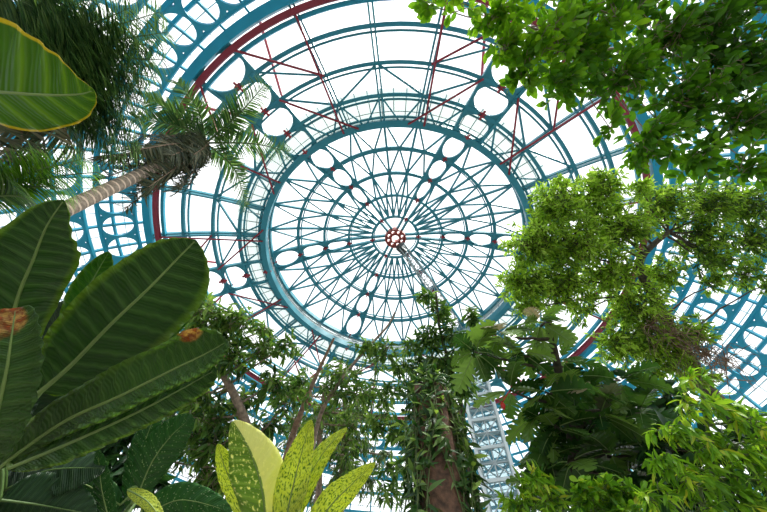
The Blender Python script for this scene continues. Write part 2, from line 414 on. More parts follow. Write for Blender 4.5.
# side walls below the outer ring: bands of plates with round holes, and glazing between
PROF = [(RR2 + .1, ZR2)]
angp = math.radians(38); R_, z_ = PROF[0]
while z_ > 0.2:
    ds = 0.5; R_ += ds * math.cos(angp); z_ -= ds * math.sin(angp); angp = min(PI / 2, angp + 0.036); PROF.append((R_, z_))
PROF[-1] = (R_, 0.0); PROF = np.array(PROF); _s = np.concatenate([[0], np.cumsum(np.linalg.norm(np.diff(PROF, axis=0), axis=1))])
SMAX = _s[-1]
def wall(a, s): return cyl(np.interp(s, _s, PROF[:, 0]), a, np.interp(s, _s, PROF[:, 1]))
BANDS = []; s0 = 0.75
while s0 < 6.9: BANDS.append((s0, s0 + 2.0)); s0 += 2.75
NC = 72
SIDES = [('wall_right', -PI / 4), ('wall_far', PI / 4), ('wall_left', 3 * PI / 4), ('wall_near', 5 * PI / 4)]
for nm, a0 in SIDES:
    W = empty(nm, (*AX, 0.0), {'wall_right': 'blue steel and glass side wall on the right', 'wall_far': 'blue steel and glass side wall at the far end', 'wall_left': 'blue steel and glass side wall on the left', 'wall_near': 'blue steel and glass side wall behind the viewer'}[nm], 'wall', None, S_)
    a1 = a0 + PI / 2; nc = NC // 4
    for bi, (b0, b1) in enumerate(BANDS[:2] if nm == 'wall_far' else BANDS):
        m = MB()
        for i in range(nc):
            ca, cb = a0 + (a1 - a0) * i / nc, a0 + (a1 - a0) * (i + 1) / nc
            def f(u, v): return fnn(lambda uu, vv: wall(ca + (cb - ca) * (uu + 1) / 2, b0 + (b1 - b0) * (vv + 1) / 2), u, v)
            m.holed(f, 0.9, 0.88, 0.14, 24)
        for s in (b0, b1):
            p = wall(0, s); m.sweep_ring(AX, math.hypot(p[0] - AX[0], p[1] - AX[1]), p[2], 0.2, 0.2, 36, a0, a1)
        m.build('plate_band', STEEL2, W, None, S_)
        m = MB(); p = wall(0, (b0 + b1) / 2); m.sweep_ring(AX, math.hypot(p[0] - AX[0], p[1] - AX[1]) + .3, p[2], 0.16, 0.16, 36, a0, a1)
        m.build('wall_rail', STEEL2, W, None, S_)
    m = MB()
    for i in range(nc):
        a = a0 + (a1 - a0) * (i + .5) / nc; ss = np.linspace(0, SMAX, 22); P = [wall(a, s) for s in ss]; e_ = np.array([math.cos(a), math.sin(a), 0]) * .25
        for p, q in zip(P[:-1], P[1:]): m.bar(p + e_, q + e_, 0.13, 0.2, (math.cos(a), math.sin(a), .2))
    m.build('wall_mullions', STEEL2, W, None, S_)
    m = MB()
    for i in range(nc * 2):
        a = a0 + (a1 - a0) * i / (nc * 2); P = [wall(a, s) for s in np.linspace(0, SMAX, 22)]; e_ = np.array([math.cos(a), math.sin(a), 0]) * .5
        for p, q in zip(P[:-1], P[1:]): m.bar(p + e_, q + e_, 0.05, 0.05)
    for s in np.arange(0.3, SMAX, 0.67):
        p = wall(0, s); m.sweep_ring(AX, math.hypot(p[0] - AX[0], p[1] - AX[1]) + .5, p[2], 0.05, 0.05, 36, a0, a1)
    m.build('glazing_bars', WHITEBAR, W, None, S_)
    m = MB()
    for s in np.arange((BANDS[1] if nm == 'wall_far' else BANDS[-1])[1] + 1.2, SMAX, 1.6):
        p = wall(0, s); m.sweep_ring(AX, math.hypot(p[0] - AX[0], p[1] - AX[1]) + .2, p[2], 0.18, 0.2, 36, a0, a1)
    m.build('wall_rails', STEEL2, W, None, S_)
    g = MB(); n = 18; ss = np.linspace(0, SMAX, 22); k = len(ss)
    V = [wall(a0 + (a1 - a0) * i / n, s) + .55 * np.array([math.cos(a0 + (a1 - a0) * i / n), math.sin(a0 + (a1 - a0) * i / n), 0]) for i in range(n + 1) for s in ss]
    g.add(V, [(i * k + j, (i + 1) * k + j, (i + 1) * k + j + 1, i * k + j + 1) for i in range(n) for j in range(k - 1)])
    g.build('wall_glass', GLASS, W, None, S_)
fl = MB(); n = 96; RF = PROF[:, 0].max() + .6
fl.add([cyl(RF, 2 * PI * i / n, z) for z in (0, -.3) for i in range(n)], [tuple(range(n)), tuple(range(2 * n - 1, n - 1, -1))] + [(i, n + i, n + (i + 1) % n, (i + 1) % n) for i in range(n)])
tag(fl.build('floor', BOUNCE_FLOOR), 'unseen glasshouse floor, paled to bounce light upward', 'floor', None, S_)

# ------------------------------------------------------------------ lift tower and service gantry
TA = math.radians(47); TC = cyl(10.4, TA, 0); tw = 1.0
tower = empty('lift_tower', TC, 'pale glazed lift tower with steel frame rising behind the vine-covered trunk', 'tower')
ex = np.array([math.cos(-.35), math.sin(-.35), 0]); ey = np.array([-ex[1], ex[0], 0])
TOPZ = ZR1 - 0.45
cor = [TC + sx * tw * ex + sy * tw * ey for sx, sy in ((-1, -1), (1, -1), (1, 1), (-1, 1))]
for c in cor:
    m = MB(); m.bar(c, c + np.array([0, 0, TOPZ]), 0.2, 0.2, (1, 0, 0)); m.build('corner_post', WHITEBAR, tower)
zs = np.arange(0, TOPZ + .1, 2.0)
for z in zs[1:]:
    m = MB()
    for i in range(4): m.bar(cor[i] + (0, 0, z), cor[(i + 1) % 4] + (0, 0, z), 0.16, 0.2)
    m.build('floor_frame', WHITEBAR, tower)
m = MB()
for z in zs[:-1]:
    for i in range(4):
        p, q = cor[i], cor[(i + 1) % 4]
        m.bar(p + (0, 0, z), q + (0, 0, z + 2), 0.06, 0.06); m.bar(q + (0, 0, z), p + (0, 0, z + 2), 0.06, 0.06)
        m.bar(p + (0, 0, z + 1), q + (0, 0, z + 1), 0.06, 0.06); m.bar((p + q) / 2 + (0, 0, z), (p + q) / 2 + (0, 0, z + 2), 0.06, 0.06)
m.build('cross_bracing', GREY, tower, 'thin grey cross bracing')
for i in range(4):
    g = MB(); p, q = cor[i] * .97 + TC * .03, cor[(i + 1) % 4] * .97 + TC * .03
    g.add([p, q, q + (0, 0, TOPZ), p + (0, 0, TOPZ)], [(0, 1, 2, 3)]); g.build('shaft_glass', TGLASS, tower, 'pale frosted glazing')
gan = empty('service_gantry', cap(RIBS[1], .5) - np.array([0, 0, 1.2]), 'grey lattice service gantry hanging from the red hub down the roof', 'gantry')
ga = RIBS[1] - .03
def gp(t, s, dz): return ribpt(cap, ga, s, t) + np.array([0, 0, dz])
ts = np.linspace(0.06, 0.97, 18)
for s, dz in ((-.42, -.55), (.42, -.55), (0, -1.3)):
    m = MB(); P = [gp(t, s, dz) for t in ts]
    for p, q in zip(P[:-1], P[1:]): m.bar(p, q, 0.09, 0.09)
    m.build('chord', GREY, gan)
m = MB()
for i, (t, t2) in enumerate(zip(ts[:-1], ts[1:])):
    for (s, d), (s2, d2) in (((-.42, -.55), (.42, -.55)), ((-.42, -.55), (0, -1.3)), ((0, -1.3), (.42, -.55))):
        m.bar(gp(t, s, d), gp(t, s2, d2), 0.05, 0.05); m.bar(gp(t, s, d), gp(t2, s2, d2), 0.05, 0.05)
m.build('lacing', GREY, gan)
m = MB(); p = gp(.09, 0, -.9); m.bar(p - (.35, .3, 0), p + (.35, .3, 0), 0.6, 0.7); m.bar(p + (0, 0, .35), p + (0, 0, .85), 0.25, 0.25); m.build('trolley', DARKM, gan, 'dark drive box under the hub')

# ------------------------------------------------------------------ leaves and foliage
def template(profile, nseg=4, fold=0.25, droop=0.25, wav=0.0):
    """unit leaf along +y, width from profile(v) (half width relative to the length), normal +z"""
    V = []; 
    for i in range(nseg + 1):
        v = i / nseg; w = profile(v); zc = -droop * v * v
        for u in (-1, 0, 1): V.append((u * w, v, zc + abs(u) * w * fold + wav * u * math.sin(v * 9)))
    F = []
    for i in range(nseg):
        for k in (0, 1): F.append((i * 3 + k, i * 3 + k + 1, i * 3 + k + 4, i * 3 + k + 3))
    return np.array(V), np.array(F)


OVAL = template(lambda v: 0.24 * math.sin(PI * min(1, v * .93 + .05)) ** .8, 4)
OBOV = template(lambda v: 0.24 * (math.sin(PI * (v ** 1.35 * .94 + .04))) ** .8, 5, .2, .3)
LANCE = template(lambda v: 0.135 * math.sin(PI * min(1, v ** .8 * .97 + .03)) ** .9, 4, .3, .35)
SLIM = template(lambda v: 0.10 * math.sin(PI * min(1, v ** .8 * .96 + .03)), 3, .3, .3)
BLADE = template(lambda v: 0.05 * (1 - v) ** .6 * min(1, v * 6 + .35), 3, .4, .28)


def scatter(name, tmpl, P, D, Nn, S, val, material, parent, label=None, smooth=True):
    P = np.asarray(P); D = np.asarray(D); Nn = np.asarray(Nn); S = np.asarray(S); m = len(P)
    Y = D / np.linalg.norm(D, axis=1, keepdims=True)
    X = np.cross(Y, Nn); X /= np.linalg.norm(X, axis=1, keepdims=True) + 1e-9
    Zz = np.cross(X, Y); T, F = tmpl; n = len(T)
    V = P[:, None] + S[:, None, None] * (T[None, :, 0:1] * X[:, None] + T[None, :, 1:2] * Y[:, None] + T[None, :, 2:3] * Zz[:, None])
    FF = (F[None] + (np.arange(m) * n)[:, None, None]).reshape(-1, 4)
    me = bpy.data.meshes.new(name); me.vertices.add(m * n); me.vertices.foreach_set('co', V.reshape(-1))
    nf = len(FF); me.loops.add(nf * 4); me.loops.foreach_set('vertex_index', FF.reshape(-1).astype(np.int32))
    me.polygons.add(nf); me.polygons.foreach_set('loop_start', np.arange(0, nf * 4, 4, dtype=np.int32))
    at_ = me.attributes.new('leaf_value', 'FLOAT', 'POINT'); at_.data.foreach_set('value', np.repeat(np.asarray(val, float), n))
    me.update(calc_edges=True); me.validate()
    if smooth: me.polygons.foreach_set('use_smooth', [True] * len(me.polygons))
    return link(name, me, material, parent, label)


def curve(p, q, n=6, sag=0.0, jit=0.0):
    p = np.asarray(p, float); q = np.asarray(q, float); t = np.linspace(0, 1, n)[:, None]
    P = p + (q - p) * t; P[:, 2] += (sag * np.sin(PI * t[:, 0]))
    if jit: P[1:-1] += rng.normal(0, jit, (n - 2, 3))
    return P


def smoothpath(pts, n=24):
    P = np.asarray(pts, float); m = len(P)
    if m == 2: return P[0] + (P[1] - P[0]) * np.linspace(0, 1, n)[:, None]
    out = []
    tt = np.linspace(0, m - 1, n)
    for t in tt:
        i = min(int(t), m - 2); f = t - i
        p0 = P[max(i - 1, 0)]; p1 = P[i]; p2 = P[i + 1]; p3 = P[min(i + 2, m - 1)]
        out.append(.5 * ((2 * p1) + (-p0 + p2) * f + (2 * p0 - 5 * p1 + 4 * p2 - p3) * f * f + (-p0 + 3 * p1 - 3 * p2 + p3) * f ** 3))
    return np.array(out)


def sphere(n):
    v = rng.normal(size=(n, 3)); v /= np.linalg.norm(v, axis=1, keepdims=True); return v


def clump(parent, c, rad, n, tmpl, leaf, lmat, bmat, start, br, droop=0.4, val=(0.5, .2), per=9, up=.3, bend=.0, twig=.012, squash=.75, hang=0.0):
    """one branch from start to the middle of the clump, twigs fanning out from it, leaves along every twig"""
    c = np.asarray(c, float); m = MB()
    m.tube(curve(start, c, 7, bend, 0.03 * rad), np.linspace(br, br * .45, 7), 6)
    nt = max(3, n // per); E = sphere(nt) * (rng.random((nt, 1)) ** .45) * rad; E[:, 2] *= squash; E[:, 2] -= hang * rad * rng.random(nt)
    P, D, Nn, S, val_ = [], [], [], [], []
    for e in E:
        q = c + e; s = c + e * .35 * rng.random() + sphere(1)[0] * rad * .35 * np.array([1, 1, squash]); tw_ = curve(s, q, 5, 0.12 * np.linalg.norm(e), 0.05 * rad)
        m.tube(tw_, np.linspace(twig, twig * .35, 5), 4)
        d = nrm(q - s)
        tv = rng.normal(val[0], val[1] * .6)
        for i in range(per):
            f = .3 + .72 * (i + rng.random()) / per; f = min(f, 1.0); k = f * 4; i0 = min(int(k), 3); p = tw_[i0] + (tw_[i0 + 1] - tw_[i0]) * (k - i0)
            o = rng.normal(size=3); o -= d * (o @ d); o = nrm(o)
            dd = nrm(d * .55 + o * .9 + np.array([0, 0, -droop])); P.append(p); D.append(dd)
            nn = nrm(np.array([0, 0, 1.0]) * (.5 + up) + rng.normal(0, .45, 3)); Nn.append(nn)
            S.append(leaf * (0.65 + .6 * rng.random())); val_.append(np.clip(tv + rng.normal(0, val[1] * .7), 0, 1))
    b = m.build('branch', bmat, parent, smooth=True)
    scatter('foliage', tmpl, P, D, Nn, S, val_, lmat, b)
    return b


def px2m(px, depth): return px * depth / FPX


def ground_path(pts):
    """path given from the top down as world points, continued straight down to the ground"""
    P = [np.asarray(p, float) for p in pts]; e = P[-1].copy(); e[2] = 0.0; P.append(e); return P


def tree(name, label, cat, trunk, trad, clumps, tmpl, leaf, lmat, bmat, group=None, **kw):
    """trunk: [(px,py,depth),...] from the top to the lowest point seen; clumps: (px,py,depth,r_px,n[,val])"""
    T = ground_path([at(*p) if len(p) == 3 else np.array(p[:3]) for p in trunk]); base = T[-1]
    root = empty(name, base, label, cat, group)
    TP = smoothpath(T, 40); m = MB(); m.tube(TP, np.linspace(trad[0], trad[1], 40), 10, lambda i, a: 1 + .08 * math.sin(3 * a + i * .4)); m.build('trunk', bmat, root, smooth=True)
    for cl in clumps:
        px, py, dp, rp, n = cl[:5]; c = at(px, py, dp); rad = px2m(rp, dp)
        dist = np.linalg.norm(TP - c, axis=1) + 0.6 * np.maximum(0, TP[:, 2] - c[2]); i = int(np.argmin(dist)); st = TP[i]
        k2 = dict(kw); 
        if len(cl) > 5: k2['val'] = (cl[5], .27)
        clump(root, c, rad, n, tmpl, leaf, lmat, bmat, st, max(.012, trad[0] * .55), **k2)
    return root, TP


def bladeleaf(name, pts, wl, wr, material, parent, nseg=40, prof=None, ripple=0.0, nrip=14, roll=0.0, fold=0.25, rib=None, ribr=0.012, curl=0.0, nu=6, rib_label=None, label=None, wave=0.0, stalk=None, seed=0):
    """broad leaf along a 3-D path (base..tip); half widths in metres left/right, turned by roll about its midrib"""
    P = smoothpath(pts, nseg + 1); T = np.gradient(P, axis=0); prof = prof or (lambda v: math.sin(PI * min(1, max(0, v)) ** .8) ** .6)
    V = []; UV = []; C = []
    for i in range(nseg + 1):
        v = i / nseg; t = nrm(T[i]); view = nrm(P[i] - CAM); x = nrm(np.cross(t, view)); nn = nrm(np.cross(x, t))
        r = roll if np.isscalar(roll) else np.interp(v, np.linspace(0, 1, len(roll)), roll)
        x, nn = math.cos(r) * x + math.sin(r) * nn, -math.sin(r) * x + math.cos(r) * nn
        for j in range(-nu, nu + 1):
            u = j / nu; w = (wl if u < 0 else wr) * prof(v) * (1 + wave * math.sin(v * 17 + (2 if u < 0 else 0) + seed) * abs(u))
            h = fold * abs(u) * w - curl * w * u * u + ripple * abs(u) ** .7 * math.sin(2 * PI * nrip * (v - .16 * abs(u))) * min(1, prof(v) * 1.4)
            V.append(P[i] + x * u * w + nn * h); UV.append((.5 + u / 2, v))
    k = 2 * nu + 1
    F = [(i * k + j, i * k + j + 1, (i + 1) * k + j + 1, (i + 1) * k + j) for i in range(nseg) for j in range(2 * nu)]
    me = bpy.data.meshes.new(name); me.from_pydata([tuple(v) for v in V], [], F); ul = me.uv_layers.new(name='UVMap')
    li = np.empty(len(me.loops), dtype=np.int32); me.loops.foreach_get('vertex_index', li); ul.data.foreach_set('uv', np.array(UV)[li].reshape(-1))
    me.polygons.foreach_set('use_smooth', [True] * len(me.polygons)); me.update()
    o = link(name, me, material, parent, label)
    so = o.modifiers.new('thickness', 'SOLIDIFY'); so.thickness = 0.0015
    if rib is not None:
        m = MB(); Q = P[:-2]; m.tube(Q, np.linspace(ribr, ribr * .2, len(Q)), 6); m.build('midrib', rib, o, rib_label, smooth=True)
    if stalk is not None:
        m = MB(); a = np.asarray(stalk, float); Q = smoothpath([a, (a + P[0]) / 2 + np.array([0, 0, .06]), P[0]], 12); m.tube(Q, np.linspace(ribr * 1.9, ribr, 12), 8); m.build('petiole', rib, o, smooth=True)
    return o

# ------------------------------------------------------------------ plant materials
BARK_G = bark('grey_bark', (0.14, 0.10, 0.075), (0.42, 0.31, 0.24))
BARK_B = bark('brown_bark', (0.10, 0.06, 0.04), (0.36, 0.23, 0.15))
BARK_R = bark('red_brown_bark', (0.05, 0.028, 0.018), (0.20, 0.10, 0.06))
BARK_D = bark('dark_bark', (0.03, 0.025, 0.02), (0.10, 0.075, 0.05))
BARK_P = bark('palm_bark', (0.16, 0.12, 0.09), (0.34, 0.26, 0.2), 20.0, 46.0)
TWIG = simple('green_twig', (0.10, 0.14, 0.04), 0.6)
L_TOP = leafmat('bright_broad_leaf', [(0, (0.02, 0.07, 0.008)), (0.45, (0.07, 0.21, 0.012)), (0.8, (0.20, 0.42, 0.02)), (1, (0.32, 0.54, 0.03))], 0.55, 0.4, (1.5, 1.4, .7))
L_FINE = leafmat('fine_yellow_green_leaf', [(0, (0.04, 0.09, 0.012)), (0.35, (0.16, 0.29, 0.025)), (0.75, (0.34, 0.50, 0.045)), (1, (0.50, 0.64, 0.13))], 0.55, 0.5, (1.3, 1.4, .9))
L_MID = leafmat('mid_green_leaf', [(0, (0.025, 0.07, 0.015)), (0.5, (0.09, 0.19, 0.035)), (1, (0.27, 0.40, 0.09))], 0.45, 0.35)
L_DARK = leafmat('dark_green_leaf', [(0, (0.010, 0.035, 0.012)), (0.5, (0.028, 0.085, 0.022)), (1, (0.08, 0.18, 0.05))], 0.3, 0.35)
L_WEEP = leafmat('grey_green_leaf', [(0, (0.03, 0.06, 0.02)), (0.5, (0.10, 0.18, 0.05)), (1, (0.26, 0.36, 0.11))], 0.35, 0.4)
L_BUSH = leafmat('lime_lance_leaf', [(0, (0.035, 0.12, 0.012)), (0.5, (0.18, 0.38, 0.02)), (0.85, (0.38, 0.58, 0.04)), (1, (0.55, 0.55, 0.05))], 0.42, 0.4)
L_VINE = leafmat('vine_leaf', [(0, (0.012, 0.04, 0.01)), (0.5, (0.045, 0.12, 0.025)), (0.8, (0.22, 0.34, 0.10)), (1, (0.36, 0.52, 0.10))], 0.35, 0.35)
L_PALM = leafmat('palm_leaflet', [(0, (0.015, 0.055, 0.02)), (0.5, (0.06, 0.15, 0.045)), (1, (0.20, 0.32, 0.10))], 0.35, 0.35)
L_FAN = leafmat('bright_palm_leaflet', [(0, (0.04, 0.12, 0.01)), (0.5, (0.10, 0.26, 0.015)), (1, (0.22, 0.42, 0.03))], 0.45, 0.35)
L_DEAD = leafmat('withered_leaflet', [(0, (0.035, 0.045, 0.025)), (0.5, (0.09, 0.11, 0.055)), (1, (0.26, 0.22, 0.13))], 0.3, 0.6, (1.1, 1.1, .9))
L_BREAD = leafmat('lobed_dark_leaf', [(0, (0.018, 0.06, 0.015)), (0.5, (0.05, 0.125, 0.025)), (1, (0.17, 0.29, 0.06))], 0.3, 0.22)
RIBC = simple('pale_green_midrib', (0.20, 0.30, 0.08), 0.5)
RIBD = simple('dull_green_stalk', (0.08, 0.15, 0.03), 0.5)
B_BAN = bigleaf('banana_like_leaf', (0.035, 0.105, 0.018), (0.11, 0.23, 0.055), 0.32, 0.25, 15.0, ((0.15, 0.28, 0.02), 0.84))  # paddle leaves: yellow-green edge tint paints the rim highlight into the colour
B_BANL = bigleaf('young_banana_like_leaf', (0.06, 0.18, 0.018), (0.13, 0.28, 0.03), 0.4, 0.33, 15.0, ((0.13, 0.26, 0.015), 0.8))
B_BANS = bigleaf('scarred_leaf', (0.045, 0.125, 0.018), (0.10, 0.21, 0.04), 0.32, 0.3, 18.0, ((0.09, 0.20, 0.015), 0.85), None, (1.3, 1.35, .6), [(0.93, 0.82, 0.085)])
B_BANT = bigleaf('brown_tipped_leaf', (0.045, 0.125, 0.02), (0.10, 0.21, 0.04), 0.3, 0.36, 12.0, None, None, (1.3, 1.35, .6), [(0.62, 0.93, 0.22), (0.85, 0.78, 0.1)])
B_OVER = bigleaf('yellow_edged_leaf', (0.07, 0.17, 0.012), (0.20, 0.32, 0.03), 0.5, 0.35, 9.0, ((0.40, 0.36, 0.02), 0.98), None, (1.8, 1.6, .5))
B_DIEF = bigleaf('speckled_leaf', (0.025, 0.12, 0.018), (0.05, 0.17, 0.03), 0.35, 0.35, 10.0, None, (0.5, 0.6, 0.35), (1.2, 1.35, .6))
B_YEL = bigleaf('yellow_mottled_leaf', (0.68, 0.74, 0.10), (0.72, 0.8, 0.2), 0.42, 0.4, 9.0, None, None, (1.2, 1.2, .7), None, ((0.12, 0.27, 0.02), (20, 34, 1), 0.5, 0.62))
B_YEL2 = bigleaf('half_pale_leaf', (0.20, 0.36, 0.04), (0.4, 0.55, 0.1), 0.4, 0.4, 9.0, None, None, (1.2, 1.2, .7), None, ((0.92, 0.9, 0.42), (16, 28, 1), 0.55, 0.64, 0.9, 1))
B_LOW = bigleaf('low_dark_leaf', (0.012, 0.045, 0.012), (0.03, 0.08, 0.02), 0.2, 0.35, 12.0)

# ------------------------------------------------------------------ broad-leaved plants at the left
def blunt(v): return max(0.02, min(1, (v / .22)) ** .6 if v < .22 else (1.0 if v < .7 else max(0, 1 - ((v - .7) / .3) ** 2.2) ** .5))
def pointed(v): return max(0.02, (min(1, v / .3) ** .6) * (1 - (max(0, v - .5) / .5) ** 1.8))
def ovate(v): return max(0.02, math.sin(PI * min(1, v * .96 + .02) ** .85) ** .75)
def lance(v): return max(0.02, math.sin(PI * min(1, v * .97 + .015) ** .75) ** .9)
def tipped(v): return max(0.02, min(1, v / .3) ** .7 * max(0, 1 - max(0, (v - .45) / .55) ** 1.7) ** .8)


def pleaf(name, pix, wl, wr, material, parent, stalk=None, **kw):
    """pix: (px,py,depth) along the midrib, widths in picture points at the leaf's depth"""
    P = [at(*p) for p in pix]; d = sum(p[2] for p in pix) / len(pix)
    return bladeleaf(name, P, px2m(wl, d), px2m(wr, d), material, parent, stalk=stalk, **kw)


g0 = at(-25, 470, 1.9); gb_ = g0.copy(); gb_[2] = 0
ban = empty('banana_like_plant', gb_, 'tall dark-green plant with huge paddle leaves at lower left', 'plant')
m = MB(); crown = at(-20, 455, 1.9)
for k in range(5):
    o = np.array([.09 * math.cos(k * 1.3), .09 * math.sin(k * 1.3), 0]); st = MB()
    st.tube(smoothpath([gb_ + o * 1.6, (gb_ + crown) / 2 + o * 1.3, crown + o], 10), np.linspace(.06, .035, 10), 8); st.build('stem', RIBD, ban, smooth=True)
K = dict(rib=RIBC)
pleaf('leaf', [(-8, 425, 1.9), (14, 312, 1.85), (34, 258, 1.75), (47, 226, 1.68), (64, 200, 1.6)], 34, 30, B_BAN, ban, crown, prof=lambda v: pointed(v) * (1 + .08 * math.sin(v * 14)), ripple=.011, nseg=80, nrip=11, roll=.25, fold=.2, curl=.3, ribr=.012, wave=.05, label='upright wavy leaf', **K)
pleaf('leaf', [(40, 392, 1.78), (70, 366, 1.76), (110, 325, 1.72), (150, 287, 1.66), (180, 256, 1.62), (196, 240, 1.6)], 52, 38, B_BAN, ban, crown, prof=pointed, ripple=.013, nseg=70, nrip=17, roll=-.12, fold=.12, curl=.1, ribr=.014, wave=.02, label='biggest paddle leaf', **K)
pleaf('leaf', [(66, 345, 2.1), (80, 305, 2.1), (96, 274, 2.05), (109, 252, 2.0)], 17, 15, B_BANL, ban, crown, prof=lance, ripple=.01, nrip=9, roll=.2, fold=.3, ribr=.008, **K)
pleaf('leaf', [(-22, 470, 1.45), (-6, 425, 1.4), (6, 375, 1.38), (12, 335, 1.4), (16, 308, 1.44)], 34, 33, B_BANT, ban, crown, prof=lambda v: ovate(min(1, v * .93)), ripple=.014, nrip=12, roll=.5, fold=.1, curl=.5, ribr=.012, label='leaf with withered brown tip', **K)
pleaf('leaf', [(-4, 470, 1.65), (60, 424, 1.6), (120, 396, 1.55), (172, 370, 1.5), (205, 354, 1.47), (228, 341, 1.44)], 17, 27, B_BANS, ban, crown, prof=lambda v: blunt(v * .98) * (.55 + .45 * math.sin(PI * min(1, v * 1.05)) if v < .5 else 1), ripple=.012, nrip=20, roll=[.0, .05, .1, .1], fold=-.45, ribr=.013, wave=.05, label='long low leaf with orange-brown scar', **K)
pleaf('leaf', [(95, 385, 1.95), (130, 362, 1.93), (160, 340, 1.9), (191, 317, 1.88)], 11, 13, B_BANL, ban, crown, prof=lance, ripple=.006, nrip=10, roll=.3, fold=.3, ribr=.008, **K)
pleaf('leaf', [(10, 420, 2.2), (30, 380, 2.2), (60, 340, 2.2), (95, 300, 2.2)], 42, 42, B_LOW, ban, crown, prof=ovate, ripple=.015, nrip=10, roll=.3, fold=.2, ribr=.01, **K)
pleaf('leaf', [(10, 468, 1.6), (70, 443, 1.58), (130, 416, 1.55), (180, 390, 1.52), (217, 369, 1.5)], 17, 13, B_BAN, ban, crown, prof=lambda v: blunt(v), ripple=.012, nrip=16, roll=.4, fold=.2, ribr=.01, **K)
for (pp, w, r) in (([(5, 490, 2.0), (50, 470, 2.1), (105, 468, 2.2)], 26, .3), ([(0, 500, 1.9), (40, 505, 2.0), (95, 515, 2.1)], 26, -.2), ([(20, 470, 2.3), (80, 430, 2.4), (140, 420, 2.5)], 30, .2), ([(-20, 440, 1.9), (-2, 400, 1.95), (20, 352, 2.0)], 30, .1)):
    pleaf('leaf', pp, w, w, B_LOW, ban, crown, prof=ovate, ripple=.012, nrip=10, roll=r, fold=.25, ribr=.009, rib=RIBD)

# leaf that arches in from the left above
ob = np.array([-1.75, .05, 0.0])
ovr = empty('arching_leaf_plant', ob, 'plant beyond the upper left edge holding one yellow-edged leaf overhead', 'plant')
oc = at(-120, 84, 1.25)
st = MB(); st.tube(smoothpath([ob, ob * .97 + np.array([0, 0, 1.2]), oc + np.array([-.12, 0, -.35]), oc], 16), np.linspace(.05, .018, 16), 8); st.build('stem', RIBD, ovr, smooth=True)
pleaf('leaf', [(-120, 84, 1.25), (-60, 86, 1.2), (0, 92, 1.16), (50, 95, 1.14), (80, 94, 1.13), (94, 90, 1.125)], 38, 62, B_OVER, ovr, prof=lambda v: max(.012, min(1, v / .4) ** .6 * (1 - max(0, (v - .46) / .54) ** 1.15)), ripple=.007, nrip=9, roll=-.15, fold=.22, rib=RIBC, ribr=.009, wave=.03)

# speckled plant
dg0 = at(132, 505, 2.3); db_ = dg0.copy(); db_[2] = 0
df = empty('dumb_cane', db_, 'dark green plant with white-speckled oval leaves at the bottom left', 'plant')
st = MB(); st.tube([db_, db_ + (dg0 - db_) * .6 + np.array([.02, 0, 0]), dg0], [.035, .03, .022], 8); st.build('stem', RIBD, df, smooth=True)
for (pp, wl, wr, r, mt, lb) in (([(137, 497, 2.3), (152, 462, 2.26), (172, 435, 2.22), (193, 417, 2.18)], 19, 18, .1, B_DIEF, None), ([(128, 500, 2.4), (142, 450, 2.45), (158, 408, 2.5)], 13, 13, .3, B_DIEF, None),
        ([(112, 530, 2.2), (102, 490, 2.2), (98, 450, 2.2)], 9, 9, .6, B_DIEF, None), ([(128, 490, 2.0), (148, 502, 1.95), (165, 525, 1.9)], 6, 7, .2, B_YEL, 'pale yellow leaf'), ([(140, 520, 2.4), (180, 500, 2.4), (232, 512, 2.4)], 15, 15, -.2, B_DIEF, None), ([(120, 505, 2.35), (75, 480, 2.3), (40, 482, 2.25)], 14, 14, .2, B_DIEF, None)):
    pleaf('leaf', pp, wl, wr, mt, df, dg0, prof=ovate, ripple=.006, nrip=10, roll=r, fold=.25, rib=RIBC, ribr=.006, label=lb)

# yellow mottled plant
yg = at(272, 545, 1.9); yb = yg.copy(); yb[2] = 0
ye = empty('yellow_variegated_plant', yb, 'yellow and green mottled plant with five upright leaves at bottom centre-left', 'plant')
st = MB(); st.tube([yb, yb + (yg - yb) * .5, yg], [.035, .03, .025], 8); st.build('stem', RIBC, ye, smooth=True)
for (pp, wl, wr, r, mt, f) in (([(268, 545, 1.9), (262, 490, 1.85), (250, 452, 1.8), (233, 421, 1.75)], 25, 26, .1, B_YEL2, lance), ([(281, 545, 1.88), (291, 495, 1.84), (301, 455, 1.8), (311, 420, 1.76)], 16, 17, -.15, B_YEL, lance),
        ([(283, 545, 1.98), (301, 493, 1.98), (324, 452, 1.98), (347, 428, 1.98)], 10, 12, .3, B_YEL, lance), ([(300, 560, 1.9), (326, 512, 1.86), (350, 486, 1.83), (375, 463, 1.8)], 14, 14, -.25, B_YEL, lance),
        ([(258, 545, 1.92), (240, 500, 1.88), (226, 470, 1.84), (218, 444, 1.8)], 15, 13, .45, B_YEL, lance), ([(268, 545, 2.05), (272, 495, 2.05), (268, 455, 2.05)], 20, 16, .2, B_YEL2, lance)):
    pleaf('leaf', pp, wl, wr, mt, ye, yg, prof=f, ripple=.005, nrip=9, roll=r, fold=.3, rib=RIBC, ribr=.006)

